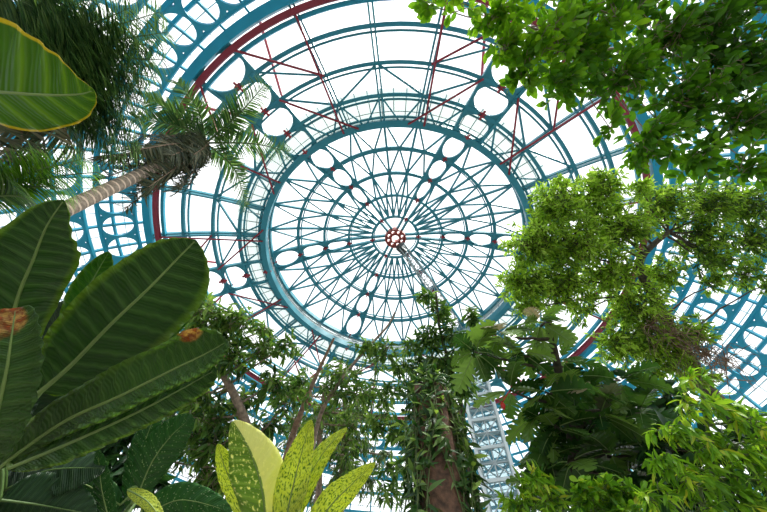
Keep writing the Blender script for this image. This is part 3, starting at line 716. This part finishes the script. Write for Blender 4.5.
# ------------------------------------------------------------------ palms
def frond(parent, a, b, rise, llen, n, lmat, name='frond', droop=.35, vee=.5, val=(.5, .2), rr=.02, gap=.12, jit=.12, label=None, side=None, sag_tip=0.0):
    a = np.asarray(a, float); b = np.asarray(b, float)
    mid = (a + b) / 2 + np.array([0, 0, rise]); P = smoothpath([a, mid, b], 26); P[:, 2] -= sag_tip * np.linspace(0, 1, 26) ** 3
    m = MB(); m.tube(P, np.linspace(rr, rr * .2, 26), 5); fr = m.build(name, RIBD if lmat is not L_DEAD else BARK_B, parent, label, smooth=True)
    T = np.gradient(P, axis=0); Ps, D, Nn, S, va = [], [], [], [], []
    for i in range(n):
        f = gap + (1 - gap) * (i + .5) / n; k = f * 25; i0 = min(int(k), 24); p = P[i0] + (P[i0 + 1] - P[i0]) * (k - i0); t = nrm(T[i0])
        s = np.cross(t, (0, 0, 1.0)); s = nrm(s) if np.linalg.norm(s) > .05 else nrm(np.cross(t, (1, 0, 0))); upv = nrm(np.cross(s, t))
        ln = llen * (.35 + .65 * math.sin(PI * min(1, f * .92 + .08)) ** .6)
        for sg in (-1, 1):
            d = nrm(t * (.45 + .5 * f) + sg * s * .9 + upv * vee * .5 + np.array([0, 0, -droop]) + rng.normal(0, jit, 3))
            Ps.append(p); D.append(d); Nn.append(nrm(upv + sg * s * -.5 + rng.normal(0, .15, 3))); S.append(ln * (.85 + .3 * rng.random())); va.append(np.clip(rng.normal(*val), 0, 1))
    scatter('leaflets', BLADE, Ps, D, Nn, S, va, lmat, fr)
    return fr


def at_z(px, py, z):
    d = at(px, py, 1.0) - CAM; return CAM + d * ((z - CAM[2]) / d[2])


pc = at(206, 143, 8.3); base = pc.copy(); base[2] = 0; base[0] += .15; base[1] -= .1
sp = empty('slender_palm', base, 'slender palm with ringed trunk leaning in from left and ragged crown against dome', 'palm')
m = MB(); TP = smoothpath([base, base * .5 + pc * .5 + np.array([.05, 0, 0]), pc], 60); m.tube(TP, np.interp(np.linspace(0, 1, 60), [0, .7, 1], [.13, .10, .085]), 12, lambda i, a: 1 + .035 * (i % 2)); m.build('trunk', BARK_P, sp, 'ringed grey-brown trunk', smooth=True)
zc = pc[2]
for (px, py, dz, rs, n, ll) in ((265, 84, -.1, .35, 46, .52), (289, 152, -.35, .4, 46, .5), (246, 207, -.9, .5, 44, .5), (150, 100, .1, .3, 40, .5), (135, 118, -.3, .45, 42, .5), (178, 82, 0, .3, 40, .45), (240, 108, .2, .3, 36, .4)):
    frond(sp, pc, at_z(px, py, zc + dz), rs, ll, int(n * 1.6), L_PALM, val=(.55, .22), rr=.03, droop=.2)
for k in range(15):
    a = k * 2.4; dr = 1.3 + 2.0 * ((k * 7) % 15) / 14; rr = .3 + .35 * ((k * 4) % 15) / 14
    frond(sp, pc, pc + np.array([rr * math.cos(a), rr * math.sin(a), -dr]), .3, .55, 80, L_DEAD, 'withered_frond', .6, -.2, (.42, .28), .03, .1, .3)

tc_ = at(-45, 52, 5.6); tb = tc_.copy(); tb[2] = 0; tb[0] -= .1
bp_ = empty('feather_palm', tb, 'big dark palm at the upper left whose long fronds cover the corner', 'palm')
m = MB(); m.tube(smoothpath([tb, (tb + tc_) / 2, tc_], 30), np.linspace(.2, .13, 30), 12, lambda i, a: 1 + .04 * (i % 2)); m.build('trunk', BARK_P, bp_, smooth=True)
zc = tc_[2]
for (px, py, dz, rs) in ((168, 32, -.1, .5), (150, 60, -.4, .55), (130, 8, .2, .5), (95, -20, .4, .5), (140, 92, -.7, .6), (120, 118, -.9, .6), (70, -40, .5, .4), (60, 20, .6, .4), (100, 45, .2, .5), (90, 140, -1.1, .6), (40, 150, -1.3, .5), (110, 75, -.3, .6), (160, 12, .1, .5), (20, 0, .5, .3), (75, 100, -.8, .6), (128, 38, .0, .6), (100, 20, .1, .5), (60, 60, .1, .5), (158, 78, -.3, .5), (148, 44, -.1, .5), (150, 105, -.7, .5), (128, 128, -1.0, .5), (112, 146, -1.2, .5), (165, 60, -.2, .5), (138, 75, -.4, .6), (105, 100, -.6, .6), (120, 100, -.9, .5), (100, 125, -1.1, .5), (135, 140, -1.3, .5), (85, 155, -1.4, .5), (125, 160, -1.6, .4), (150, 90, -.6, .5), (110, 60, -.1, .5), (125, 85, -.5, .5), (110, 112, -.9, .5), (95, 130, -1.1, .5), (145, 122, -1.0, .5), (140, 150, -1.4, .4)):
    frond(bp_, tc_, at_z(px, py, zc + dz), rs, .62, 64, L_PALM, val=(.58, .32), rr=.025, droop=.02, jit=.1, gap=.2, vee=.1)
for (px, py, dz) in ((75, 150, -1.7), (50, 175, -2.0), (20, 165, -2.0)):
    frond(bp_, tc_, at_z(px, py, zc + dz), .5, .8, 56, L_DEAD, 'withered_frond', .7, -.1, (.6, .25), .03, .1, .2)

lc = at(-55, 200, 4.2); lb = lc.copy(); lb[2] = 0
lp = empty('low_palm', lb, 'lower palm with bright yellow-green fronds below the big palm at the left edge', 'palm')
m = MB(); m.tube(smoothpath([lb, (lb + lc) / 2, lc], 24), np.linspace(.13, .09, 24), 10, lambda i, a: 1 + .04 * (i % 2)); m.build('trunk', BARK_P, lp, smooth=True)
zc = lc[2]
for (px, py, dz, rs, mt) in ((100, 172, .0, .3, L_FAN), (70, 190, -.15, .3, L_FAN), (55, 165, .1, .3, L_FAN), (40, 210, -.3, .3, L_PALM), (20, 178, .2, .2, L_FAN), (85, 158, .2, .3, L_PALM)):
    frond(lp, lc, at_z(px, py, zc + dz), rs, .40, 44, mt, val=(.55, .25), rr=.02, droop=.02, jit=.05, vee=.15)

# ------------------------------------------------------------------ trees
# overhanging tree, top right
trk = [np.array([3.0, -1.9, 6.2]), np.array([3.3, -2.4, 4.4]), np.array([3.5, -2.7, 2.5])]
T = ground_path(trk); root = empty('overhanging_tree', T[-1], 'broad-leaved tree reaching over from the upper right, its leaves glowing yellow-green', 'tree')
TP = smoothpath(T, 36); m = MB(); m.tube(TP, np.linspace(.09, .17, 36), 10); m.build('trunk', BARK_G, root, smooth=True)
LIMB = smoothpath([TP[0], at(800, -60, 5.6), at(700, 30, 5.3), at(610, 50, 5.1), at(540, 30, 4.9)], 40)
m = MB(); m.tube(LIMB, np.linspace(.085, .02, 40), 8); m.build('limb', BARK_G, root, smooth=True)
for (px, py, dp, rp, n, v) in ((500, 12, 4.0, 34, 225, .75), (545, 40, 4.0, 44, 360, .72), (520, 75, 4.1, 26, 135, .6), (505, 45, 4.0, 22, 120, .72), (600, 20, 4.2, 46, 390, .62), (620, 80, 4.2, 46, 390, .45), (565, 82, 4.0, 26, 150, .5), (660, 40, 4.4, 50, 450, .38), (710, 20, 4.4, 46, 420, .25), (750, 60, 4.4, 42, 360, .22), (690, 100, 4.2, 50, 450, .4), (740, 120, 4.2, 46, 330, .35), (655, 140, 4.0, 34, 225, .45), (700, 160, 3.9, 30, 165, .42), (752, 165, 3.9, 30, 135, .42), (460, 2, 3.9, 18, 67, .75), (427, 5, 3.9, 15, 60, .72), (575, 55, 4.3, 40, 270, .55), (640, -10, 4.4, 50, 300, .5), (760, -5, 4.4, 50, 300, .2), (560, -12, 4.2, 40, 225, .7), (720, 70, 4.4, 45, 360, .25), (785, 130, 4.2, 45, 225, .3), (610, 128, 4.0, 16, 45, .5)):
    c = at(px, py, dp); st_ = LIMB[int(np.argmin(np.linalg.norm(LIMB - c, axis=1)))]
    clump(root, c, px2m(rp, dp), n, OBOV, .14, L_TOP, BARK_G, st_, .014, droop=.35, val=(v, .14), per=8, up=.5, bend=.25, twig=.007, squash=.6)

# fine-leaved tree, right
tree('fine_leaved_tree', 'tall tree with fine bright yellow-green foliage filling the right side', 'tree',
     [(668, 232, 9.4), (640, 262, 9.2), (655, 300, 9.0), (690, 360, 9.0), (715, 400, 9.0)], (.06, .24),
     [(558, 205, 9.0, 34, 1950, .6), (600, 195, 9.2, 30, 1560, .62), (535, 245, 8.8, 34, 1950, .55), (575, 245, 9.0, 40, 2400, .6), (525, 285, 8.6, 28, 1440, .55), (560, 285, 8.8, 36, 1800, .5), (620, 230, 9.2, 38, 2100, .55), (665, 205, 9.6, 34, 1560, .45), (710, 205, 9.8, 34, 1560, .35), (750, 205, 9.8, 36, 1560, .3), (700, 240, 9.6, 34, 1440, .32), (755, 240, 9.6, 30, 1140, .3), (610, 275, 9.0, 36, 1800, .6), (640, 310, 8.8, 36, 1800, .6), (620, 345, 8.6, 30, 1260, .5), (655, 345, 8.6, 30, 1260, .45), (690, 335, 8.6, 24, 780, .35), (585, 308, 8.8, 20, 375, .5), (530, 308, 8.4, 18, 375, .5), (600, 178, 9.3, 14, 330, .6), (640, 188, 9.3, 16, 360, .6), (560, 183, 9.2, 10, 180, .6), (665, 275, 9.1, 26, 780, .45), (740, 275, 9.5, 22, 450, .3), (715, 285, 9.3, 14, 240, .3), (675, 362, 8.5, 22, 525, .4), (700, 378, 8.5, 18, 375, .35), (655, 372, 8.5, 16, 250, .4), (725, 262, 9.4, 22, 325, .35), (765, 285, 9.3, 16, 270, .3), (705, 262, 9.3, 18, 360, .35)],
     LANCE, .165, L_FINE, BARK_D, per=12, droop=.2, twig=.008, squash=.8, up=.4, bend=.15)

# hanging dead twigs at the trunk of the fine-leaved tree
tw = empty('withered_creeper', at(690, 365, 8.4), 'mass of dry brown twigs hanging on the trunk of the fine-leaved tree', 'creeper')
for k in range(7):
    m = MB(); c = at(655 + 10 * k + rng.normal(0, 6), 325 + 6 * k, 8.5)
    for j in range(26):
        p = c + rng.normal(0, .22, 3); q = p + np.array([rng.normal(0, .3), rng.normal(0, .3), -abs(rng.normal(.45, .3))]); m.tube(smoothpath([c, p, (p + q) / 2 + rng.normal(0, .05, 3), q], 9), np.linspace(.012, .004, 9), 4)
    m.build('twig_bundle', BARK_B, tw)

# shade tree, left centre
tree('mango_tree', 'mid-green tree with a crooked grey trunk left of centre behind the mottled plant', 'tree',
     [(200, 322, 7.2), (216, 362, 7.0), (234, 395, 6.9), (246, 425, 6.8), (258, 480, 6.7)], (.05, .13),
     [(205, 315, 7.0, 26, 361, .6), (235, 325, 7.2, 28, 361, .55), (262, 350, 7.4, 26, 285, .5), (285, 345, 7.4, 16, 114, .5), (195, 345, 6.9, 22, 247, .5), (235, 360, 7.0, 24, 247, .45), (270, 385, 7.2, 24, 228, .4), (200, 395, 6.9, 28, 304, .45), (230, 430, 6.9, 30, 285, .4), (195, 440, 6.8, 30, 342, .35), (210, 480, 6.7, 36, 418, .35), (185, 305, 6.9, 10, 95, .6), (172, 380, 6.8, 22, 228, .4), (265, 425, 7.2, 20, 152, .4), (160, 460, 6.6, 30, 304, .3), (215, 450, 6.4, 26, 260, .45), (200, 420, 6.6, 26, 240, .5), (240, 470, 6.6, 26, 220, .4), (255, 450, 6.8, 20, 140, .4), (240, 400, 7.2, 22, 180, .5), (285, 405, 7.4, 20, 140, .45), (225, 345, 7.2, 22, 150, .55), (190, 410, 7.4, 30, 260, .5), (215, 490, 7.2, 34, 280, .4), (265, 330, 7.5, 14, 70, .55), (160, 415, 7.6, 30, 220, .35), (170, 345, 6.9, 14, 133, .5)],
     LANCE, .21, L_MID, BARK_G, per=9, droop=.45, twig=.008, squash=.8)
# second trunk of the thicket, pale limbs
tree('leaning_sapling', 'thin bare reddish-brown trunk leaning right up to the dome centre-left', 'tree',
     [(334, 338, 7.0), (318, 372, 6.8), (300, 415, 6.5), (286, 460, 6.3)], (.022, .085),
     [(312, 400, 6.7, 12, 24, .5), (296, 425, 6.6, 10, 20, .5)], LANCE, .2, L_MID, BARK_B, per=6)
tree('forked_sapling', 'thin grey branch slanting right with leaf tufts beside the bare leaning trunk', 'tree',
     [(395, 312, 8.2), (386, 328, 8.0), (355, 362, 7.7), (325, 405, 7.4), (310, 460, 7.2)], (.018, .06),
     [(365, 345, 7.8, 14, 108, .5), (345, 375, 7.7, 18, 144, .5), (385, 352, 8.0, 16, 144, .5), (335, 395, 7.5, 20, 192, .45), (360, 395, 7.7, 18, 144, .45), (300, 388, 7.4, 14, 108, .45)], LANCE, .2, L_MID, BARK_G, per=7, droop=.4, twig=.006)
tree('weeping_fig', 'fine grey-green weeping tree low in the centre left of the vine-covered trunk', 'tree',
     [(345, 400, 11), (345, 440, 10.8), (340, 500, 10.5)], (.08, .2),
     [(335, 420, 10.8, 26, 660, .45), (360, 440, 10.8, 24, 600, .55), (345, 465, 10.6, 28, 760, .55), (320, 445, 10.6, 24, 560, .4), (370, 480, 10.4, 18, 320, .5), (330, 490, 10.4, 28, 660, .45), (300, 450, 10.6, 26, 500, .45), (385, 455, 10.5, 16, 220, .5), (300, 485, 10.4, 26, 500, .4), (345, 415, 10.8, 26, 500, .6), (310, 420, 10.8, 20, 440, .35), (360, 405, 11, 20, 400, .4)],
     SLIM, .2, L_WEEP, BARK_G, per=12, droop=1.0, hang=.6, twig=.006)
tree('airy_tree', 'slender airy tree with drooping leaf tufts beneath the service gantry', 'tree',
     [(436, 292, 9.2), (440, 330, 9.0), (452, 372, 8.8), (462, 410, 8.6), (470, 470, 8.4)], (.025, .09),
     [(424, 298, 9.2, 10, 93, .55), (438, 312, 9.2, 14, 163, .5), (428, 340, 9.0, 17, 210, .45), (450, 335, 9.0, 16, 187, .4), (440, 362, 8.9, 22, 327, .4), (468, 350, 8.8, 18, 257, .35), (420, 372, 8.9, 18, 210, .45), (400, 365, 9.0, 16, 140, .5), (460, 385, 8.6, 22, 351, .35), (410, 350, 9.0, 12, 93, .5), (385, 395, 8.8, 18, 163, .45), (472, 318, 8.9, 12, 117, .4), (375, 425, 8.6, 16, 140, .45), (395, 430, 8.6, 14, 117, .4), (395, 470, 8.4, 16, 120, .45), (390, 495, 8.3, 16, 110, .4), (405, 440, 8.5, 14, 90, .45), (415, 385, 8.8, 18, 130, .45)],
     LANCE, .24, L_MID, BARK_D, per=8, droop=.55, twig=.006)

tree('spreading_tree', 'light green spreading tree filling the gap behind the two thin leaning trunks', 'tree',
     [(325, 385, 9.6), (322, 420, 9.5), (318, 460, 9.4), (316, 510, 9.3)], (.05, .1),
     [(300, 385, 9.6, 24, 230, .6), (335, 375, 9.6, 22, 190, .55), (365, 395, 9.6, 24, 230, .55), (320, 415, 9.5, 28, 300, .55), (355, 425, 9.5, 26, 260, .6), (385, 415, 9.6, 18, 130, .5), (290, 425, 9.5, 24, 230, .5), (280, 395, 9.6, 20, 140, .55), (345, 455, 9.4, 24, 200, .55), (305, 455, 9.4, 26, 240, .45), (375, 365, 9.7, 14, 80, .5)],
     LANCE, .20, L_MID, BARK_G, per=9, droop=.45, twig=.007)

# ------------------------------------------------------------------ breadfruit tree
def lobed(n=6, cols=44):
    """pinnately lobed leaf, unit length along +y: midrib band with separate lobes to each side"""
    V = []; F = []
    def hwid(v): return 0.36 * math.sin(PI * min(1, v ** .85 * .93 + .05)) ** .7
    rows = []
    for sgn in (-1, 1):
        prev = None
        for i in range(cols + 1):
            v = i / cols; ph = (v * n) % 1.0
            lob = .12 + .88 * (max(0, math.sin(PI * min(1, max(0, ph)))) ** .45)
            if v > .93: lob = 1
            w = hwid(v) * lob; sweep = .18 * w / .36
            row = []
            for u in (0, .5, 1):
                x = sgn * u * w; y = v + sweep * u; z = -.22 * v * v + .2 * abs(x) - .5 * x * x - .03 * math.sin(PI * ph) * u
                V.append((x, y, z)); row.append(len(V) - 1)
            if prev:
                for k in (0, 1): F.append((prev[k], prev[k + 1], row[k + 1], row[k]) if sgn > 0 else (prev[k + 1], prev[k], row[k], row[k + 1]))
            prev = row
    return np.array(V), np.array(F)


LOBED = lobed()
def bread_leaf(parent, p, d, nn, size, val, label=None):
    o = scatter('leaf', LOBED, [p], [d], [nn], [size], [val], L_DEAD if label else L_BREAD, parent, label)
    m = MB(); t = nrm(d); x = nrm(np.cross(t, nn)); z = np.cross(x, t)
    Q = [p + size * (v * t + (-.22 * v * v - .006) * z) for v in np.linspace(0, .96, 8)]
    m.tube(Q, np.linspace(.008, .002, 8), 5); m.build('midrib', RIBC, o, smooth=True)
    return o


Tb = ground_path([at(548, 318, 4.9), at(560, 380, 4.8), at(575, 450, 4.7), at(582, 512, 4.6)])
bf = empty('breadfruit_tree', Tb[-1], 'breadfruit tree with big dark deeply lobed leaves right of centre', 'tree')
TP = smoothpath(Tb, 30); m = MB(); m.tube(TP, np.linspace(.04, .13, 30), 10); m.build('trunk', BARK_D, bf, smooth=True)
tufts = [(510, 390, 4.5, 3, .5), (500, 332, 4.8, 7, .7), (540, 322, 4.9, 7, .75), (475, 352, 4.7, 6, .6), (520, 352, 4.7, 6, .6), (575, 388, 4.6, 7, .45), (620, 380, 4.7, 7, .4), (545, 392, 4.5, 6, .55), (600, 415, 4.5, 7, .4), (555, 428, 4.5, 7, .45), (540, 412, 4.6, 6, .5), (640, 412, 4.7, 6, .35), (610, 452, 4.4, 6, .4), (570, 462, 4.4, 6, .4), (645, 450, 4.6, 5, .3), (550, 458, 4.6, 5, .4), (600, 490, 4.4, 5, .35), (655, 480, 4.6, 4, .3), (560, 360, 5.0, 6, .5), (590, 445, 4.9, 6, .3), (550, 440, 5.0, 6, .3), (620, 400, 5.1, 6, .35), (560, 405, 5.0, 6, .35), (548, 484, 4.7, 5, .35), (575, 490, 4.8, 6, .3), (630, 470, 4.8, 6, .3), (585, 430, 5.0, 5, .3), (630, 430, 5.0, 4, .3)]
for (px, py, dp, n, v) in tufts:
    c = at(px, py, dp); i = int(np.argmin(np.linalg.norm(TP - c, axis=1) + .7 * np.maximum(0, TP[:, 2] - c[2]))); m = MB(); m.tube(curve(TP[i], c, 8, -.05, .02), np.linspace(.028, .014, 8), 6)
    b = m.build('branch', BARK_D, bf, smooth=True); a0 = rng.random() * 6
    for k in range(n + 2):
        a = a0 + k * 2.4 + rng.normal(0, .25); el = rng.uniform(-.75, .35)
        d = np.array([math.cos(a) * math.cos(el), math.sin(a) * math.cos(el), math.sin(el)]); p = c + d * .07
        bread_leaf(b, p, d, nrm(np.array([0, 0, 1.0]) + d * .3 + rng.normal(0, .25, 3)), rng.uniform(.33, .54), float(np.clip(rng.normal(v + .08, .27), 0, 1)), 'withered grey-brown leaf' if k == 2 and (px, py) in ((500, 332), (575, 388), (600, 415), (540, 322), (600, 490)) else None)
bud = MB(); p = at(503, 406, 4.45); q = at(510, 390, 4.5); bud.tube(curve(q, p + (0, 0, .05), 4), .008, 5); bud.tube([p + (0, 0, .06), p + (0, 0, .03), p, p - (0, 0, .05)], [.01, .03, .035, .012], 8); bud.build('bud', simple('red_bud', (.6, .02, .02), .4), bf, 'small red bud', smooth=True)

# ------------------------------------------------------------------ vine-covered trunk
vt = at(430, 390, 5.2); vb = vt.copy(); vb[2] = 0
vp = empty('vine_covered_trunk', vb, 'thick broken-off tree trunk wrapped in hanging leafy vines at bottom centre', 'tree')
m = MB(); m.tube(smoothpath([vb, vb * .5 + vt * .5, vt - (0, 0, .3), vt], 40), np.interp(np.linspace(0, 1, 40), [0, .6, .92, 1], [.32, .29, .24, .17]), 20, lambda i, a: 1 + .10 * math.sin(5 * a + .15 * i) + .05 * math.sin(11 * a)); m.build('trunk', BARK_R, vp, smooth=True)
for k in range(48):
    a = k * 2.399; z0 = rng.uniform(vt[2] - .8, vt[2] + .3) if k > 11 else vt[2] + rng.uniform(-.05, .2); r0 = .29 + .13 * rng.random(); ln = rng.uniform(1.0, 2.6); pts = []; m = MB()
    for j in range(12):
        f = j / 11; rr = r0 * (.55 + .55 * min(1, f * 2)) ; pts.append(np.array([vt[0] + rr * math.cos(a + .5 * math.sin(f * 3 + k)), vt[1] + rr * math.sin(a + .5 * math.sin(f * 3 + k)), z0 + .25 * math.sin(PI * min(1, f * 2)) - ln * f]))
    PV = smoothpath(pts, 28); m.tube(PV, [.007] * 28, 5); v = m.build('vine', TWIG, vp, smooth=True)
    P, D, Nn, S, va = [], [], [], [], []
    for j in range(36):
        f = rng.random() ** 1.25 * 26.9; i0 = int(f); p = PV[i0]; out = nrm(np.array([p[0] - vt[0], p[1] - vt[1], 0])); d = nrm(out * rng.uniform(.1, .9) + rng.normal(0, .8, 3) + np.array([0, 0, -.35])); P.append(p); D.append(d); Nn.append(nrm(out + np.array([0, 0, .5]) + rng.normal(0, .3, 3))); S.append(rng.uniform(.12, .25)); va.append(np.clip(rng.normal(.5, .24), 0, 1))
    scatter('foliage', LANCE, P, D, Nn, S, va, L_VINE, v)

# ------------------------------------------------------------------ shrubs
tree('lime_shrub', 'lime-green shrub with drooping lance-shaped leaves in the lower right corner', 'shrub',
     [(700, 385, 3.4), (708, 430, 3.3), (715, 480, 3.2), (718, 530, 3.15)], (.012, .035),
     [(695, 378, 3.4, 13, 38, .65), (690, 405, 3.3, 22, 85, .6), (720, 410, 3.3, 24, 97, .6), (748, 420, 3.2, 26, 110, .55), (672, 430, 3.2, 22, 85, .6), (705, 445, 3.1, 26, 122, .6), (740, 455, 3.1, 28, 122, .5), (660, 460, 3.1, 22, 85, .55), (690, 480, 3.0, 28, 134, .55), (730, 490, 3.0, 28, 134, .45), (765, 480, 3.0, 26, 97, .4), (655, 495, 3.0, 22, 85, .5), (762, 440, 3.2, 16, 61, .5), (700, 512, 2.95, 26, 110, .45), (750, 515, 2.95, 30, 110, .35)],
     LANCE, .125, L_BUSH, TWIG, per=8, droop=.55, twig=.005, squash=.8, up=.5)
tree('pale_green_shrub', 'pale green low shrub right of the vine-covered trunk at the bottom', 'shrub',
     [(540, 478, 3.6), (545, 500, 3.5), (548, 530, 3.5)], (.01, .03),
     [(525, 488, 3.6, 14, 68, .55), (535, 480, 3.6, 16, 76, .55), (520, 505, 3.5, 20, 119, .5), (550, 500, 3.5, 20, 119, .5), (515, 512, 3.5, 12, 68, .5)],
     LANCE, .13, L_BUSH, TWIG, per=7, droop=.3, twig=.005)
tree('leafy_shrub', 'small-leaved green shrub at the bottom below the breadfruit tree', 'shrub',
     [(605, 488, 3.4), (605, 505, 3.4), (605, 535, 3.35)], (.01, .03),
     [(580, 492, 3.4, 16, 102, .4), (605, 490, 3.4, 18, 119, .45), (630, 497, 3.4, 18, 119, .4), (590, 510, 3.3, 20, 136, .4), (620, 512, 3.3, 20, 136, .4)],
     OVAL, .10, L_BUSH, TWIG, per=7, droop=.3, twig=.005)
tree('understorey_shrub', 'dark leafy undergrowth shrub at the lower left corner', 'shrub',
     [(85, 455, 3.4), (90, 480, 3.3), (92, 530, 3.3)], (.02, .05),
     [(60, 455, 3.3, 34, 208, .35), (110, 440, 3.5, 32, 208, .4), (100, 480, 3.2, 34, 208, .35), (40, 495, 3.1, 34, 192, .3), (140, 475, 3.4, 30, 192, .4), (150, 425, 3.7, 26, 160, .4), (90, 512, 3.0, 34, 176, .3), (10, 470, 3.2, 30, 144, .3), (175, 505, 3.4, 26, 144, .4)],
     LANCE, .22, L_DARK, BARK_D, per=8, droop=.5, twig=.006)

tree('dark_shrub', 'dark glossy shrub behind the lime-green shrub at lower right', 'shrub',
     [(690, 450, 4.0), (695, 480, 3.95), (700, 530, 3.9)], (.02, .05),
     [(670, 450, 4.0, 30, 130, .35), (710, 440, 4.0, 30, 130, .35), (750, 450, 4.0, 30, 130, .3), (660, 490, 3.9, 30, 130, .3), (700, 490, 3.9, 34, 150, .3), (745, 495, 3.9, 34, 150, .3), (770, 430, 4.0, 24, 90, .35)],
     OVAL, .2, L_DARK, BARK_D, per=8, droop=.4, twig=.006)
tree('dark_backdrop_tree', 'dark dense broad-leaved tree directly behind the breadfruit tree', 'tree',  # dark-green foliage filling the gaps behind the breadfruit leaves
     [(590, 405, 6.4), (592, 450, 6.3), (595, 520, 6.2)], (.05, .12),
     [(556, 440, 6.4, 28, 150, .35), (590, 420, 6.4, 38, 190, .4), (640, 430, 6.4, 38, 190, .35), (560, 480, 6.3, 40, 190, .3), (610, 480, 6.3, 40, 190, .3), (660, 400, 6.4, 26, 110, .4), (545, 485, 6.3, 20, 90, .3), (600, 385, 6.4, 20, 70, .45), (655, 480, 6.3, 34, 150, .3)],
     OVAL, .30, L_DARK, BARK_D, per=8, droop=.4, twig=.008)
#END
# ------------------------------------------------------------------ daylight
wd = bpy.data.worlds.new('overcast_sky'); SC.world = wd; wd.use_nodes = True; nt = wd.node_tree; nt.nodes.clear()
wo = nt.nodes.new('ShaderNodeOutputWorld'); bg = nt.nodes.new('ShaderNodeBackground'); L(nt, bg.outputs[0], wo.inputs[0])
tc = nt.nodes.new('ShaderNodeTexCoord'); sx = nt.nodes.new('ShaderNodeSeparateXYZ'); L(nt, tc.outputs['Generated'], sx.inputs[0])
cl = ramp(nt, mth(nt, 'MULTIPLY_ADD', sx.outputs[2], .5, .5), [(0.0, (0.3, 0.3, 0.28)), (0.485, (0.4, 0.4, 0.38)), (0.515, (0.85, 0.88, 0.9)), (1.0, (1.0, 1.0, 1.0))])
L(nt, cl, bg.inputs[0]); bg.inputs[1].default_value = 1.7
sd = bpy.data.lights.new('veiled_sun', 'SUN'); sd.energy = 9.0; sd.angle = math.radians(22); sd.color = (1, .97, .9)
so = bpy.data.objects.new('veiled_sun', sd); COL.objects.link(so); so.location = (0, 0, 60); so.rotation_euler = (math.radians(12), math.radians(22), 0)
SC.view_settings.view_transform = 'Standard'; SC.view_settings.look = 'None'; SC.view_settings.gamma = 1.0; SC.view_settings.exposure = 0.25
SC.view_settings.use_curve_mapping = False
SC.cycles.max_bounces = 10; SC.cycles.transparent_max_bounces = 24; SC.cycles.diffuse_bounces = 4; SC.cycles.transmission_bounces = 6
SC.cycles.use_denoising = True
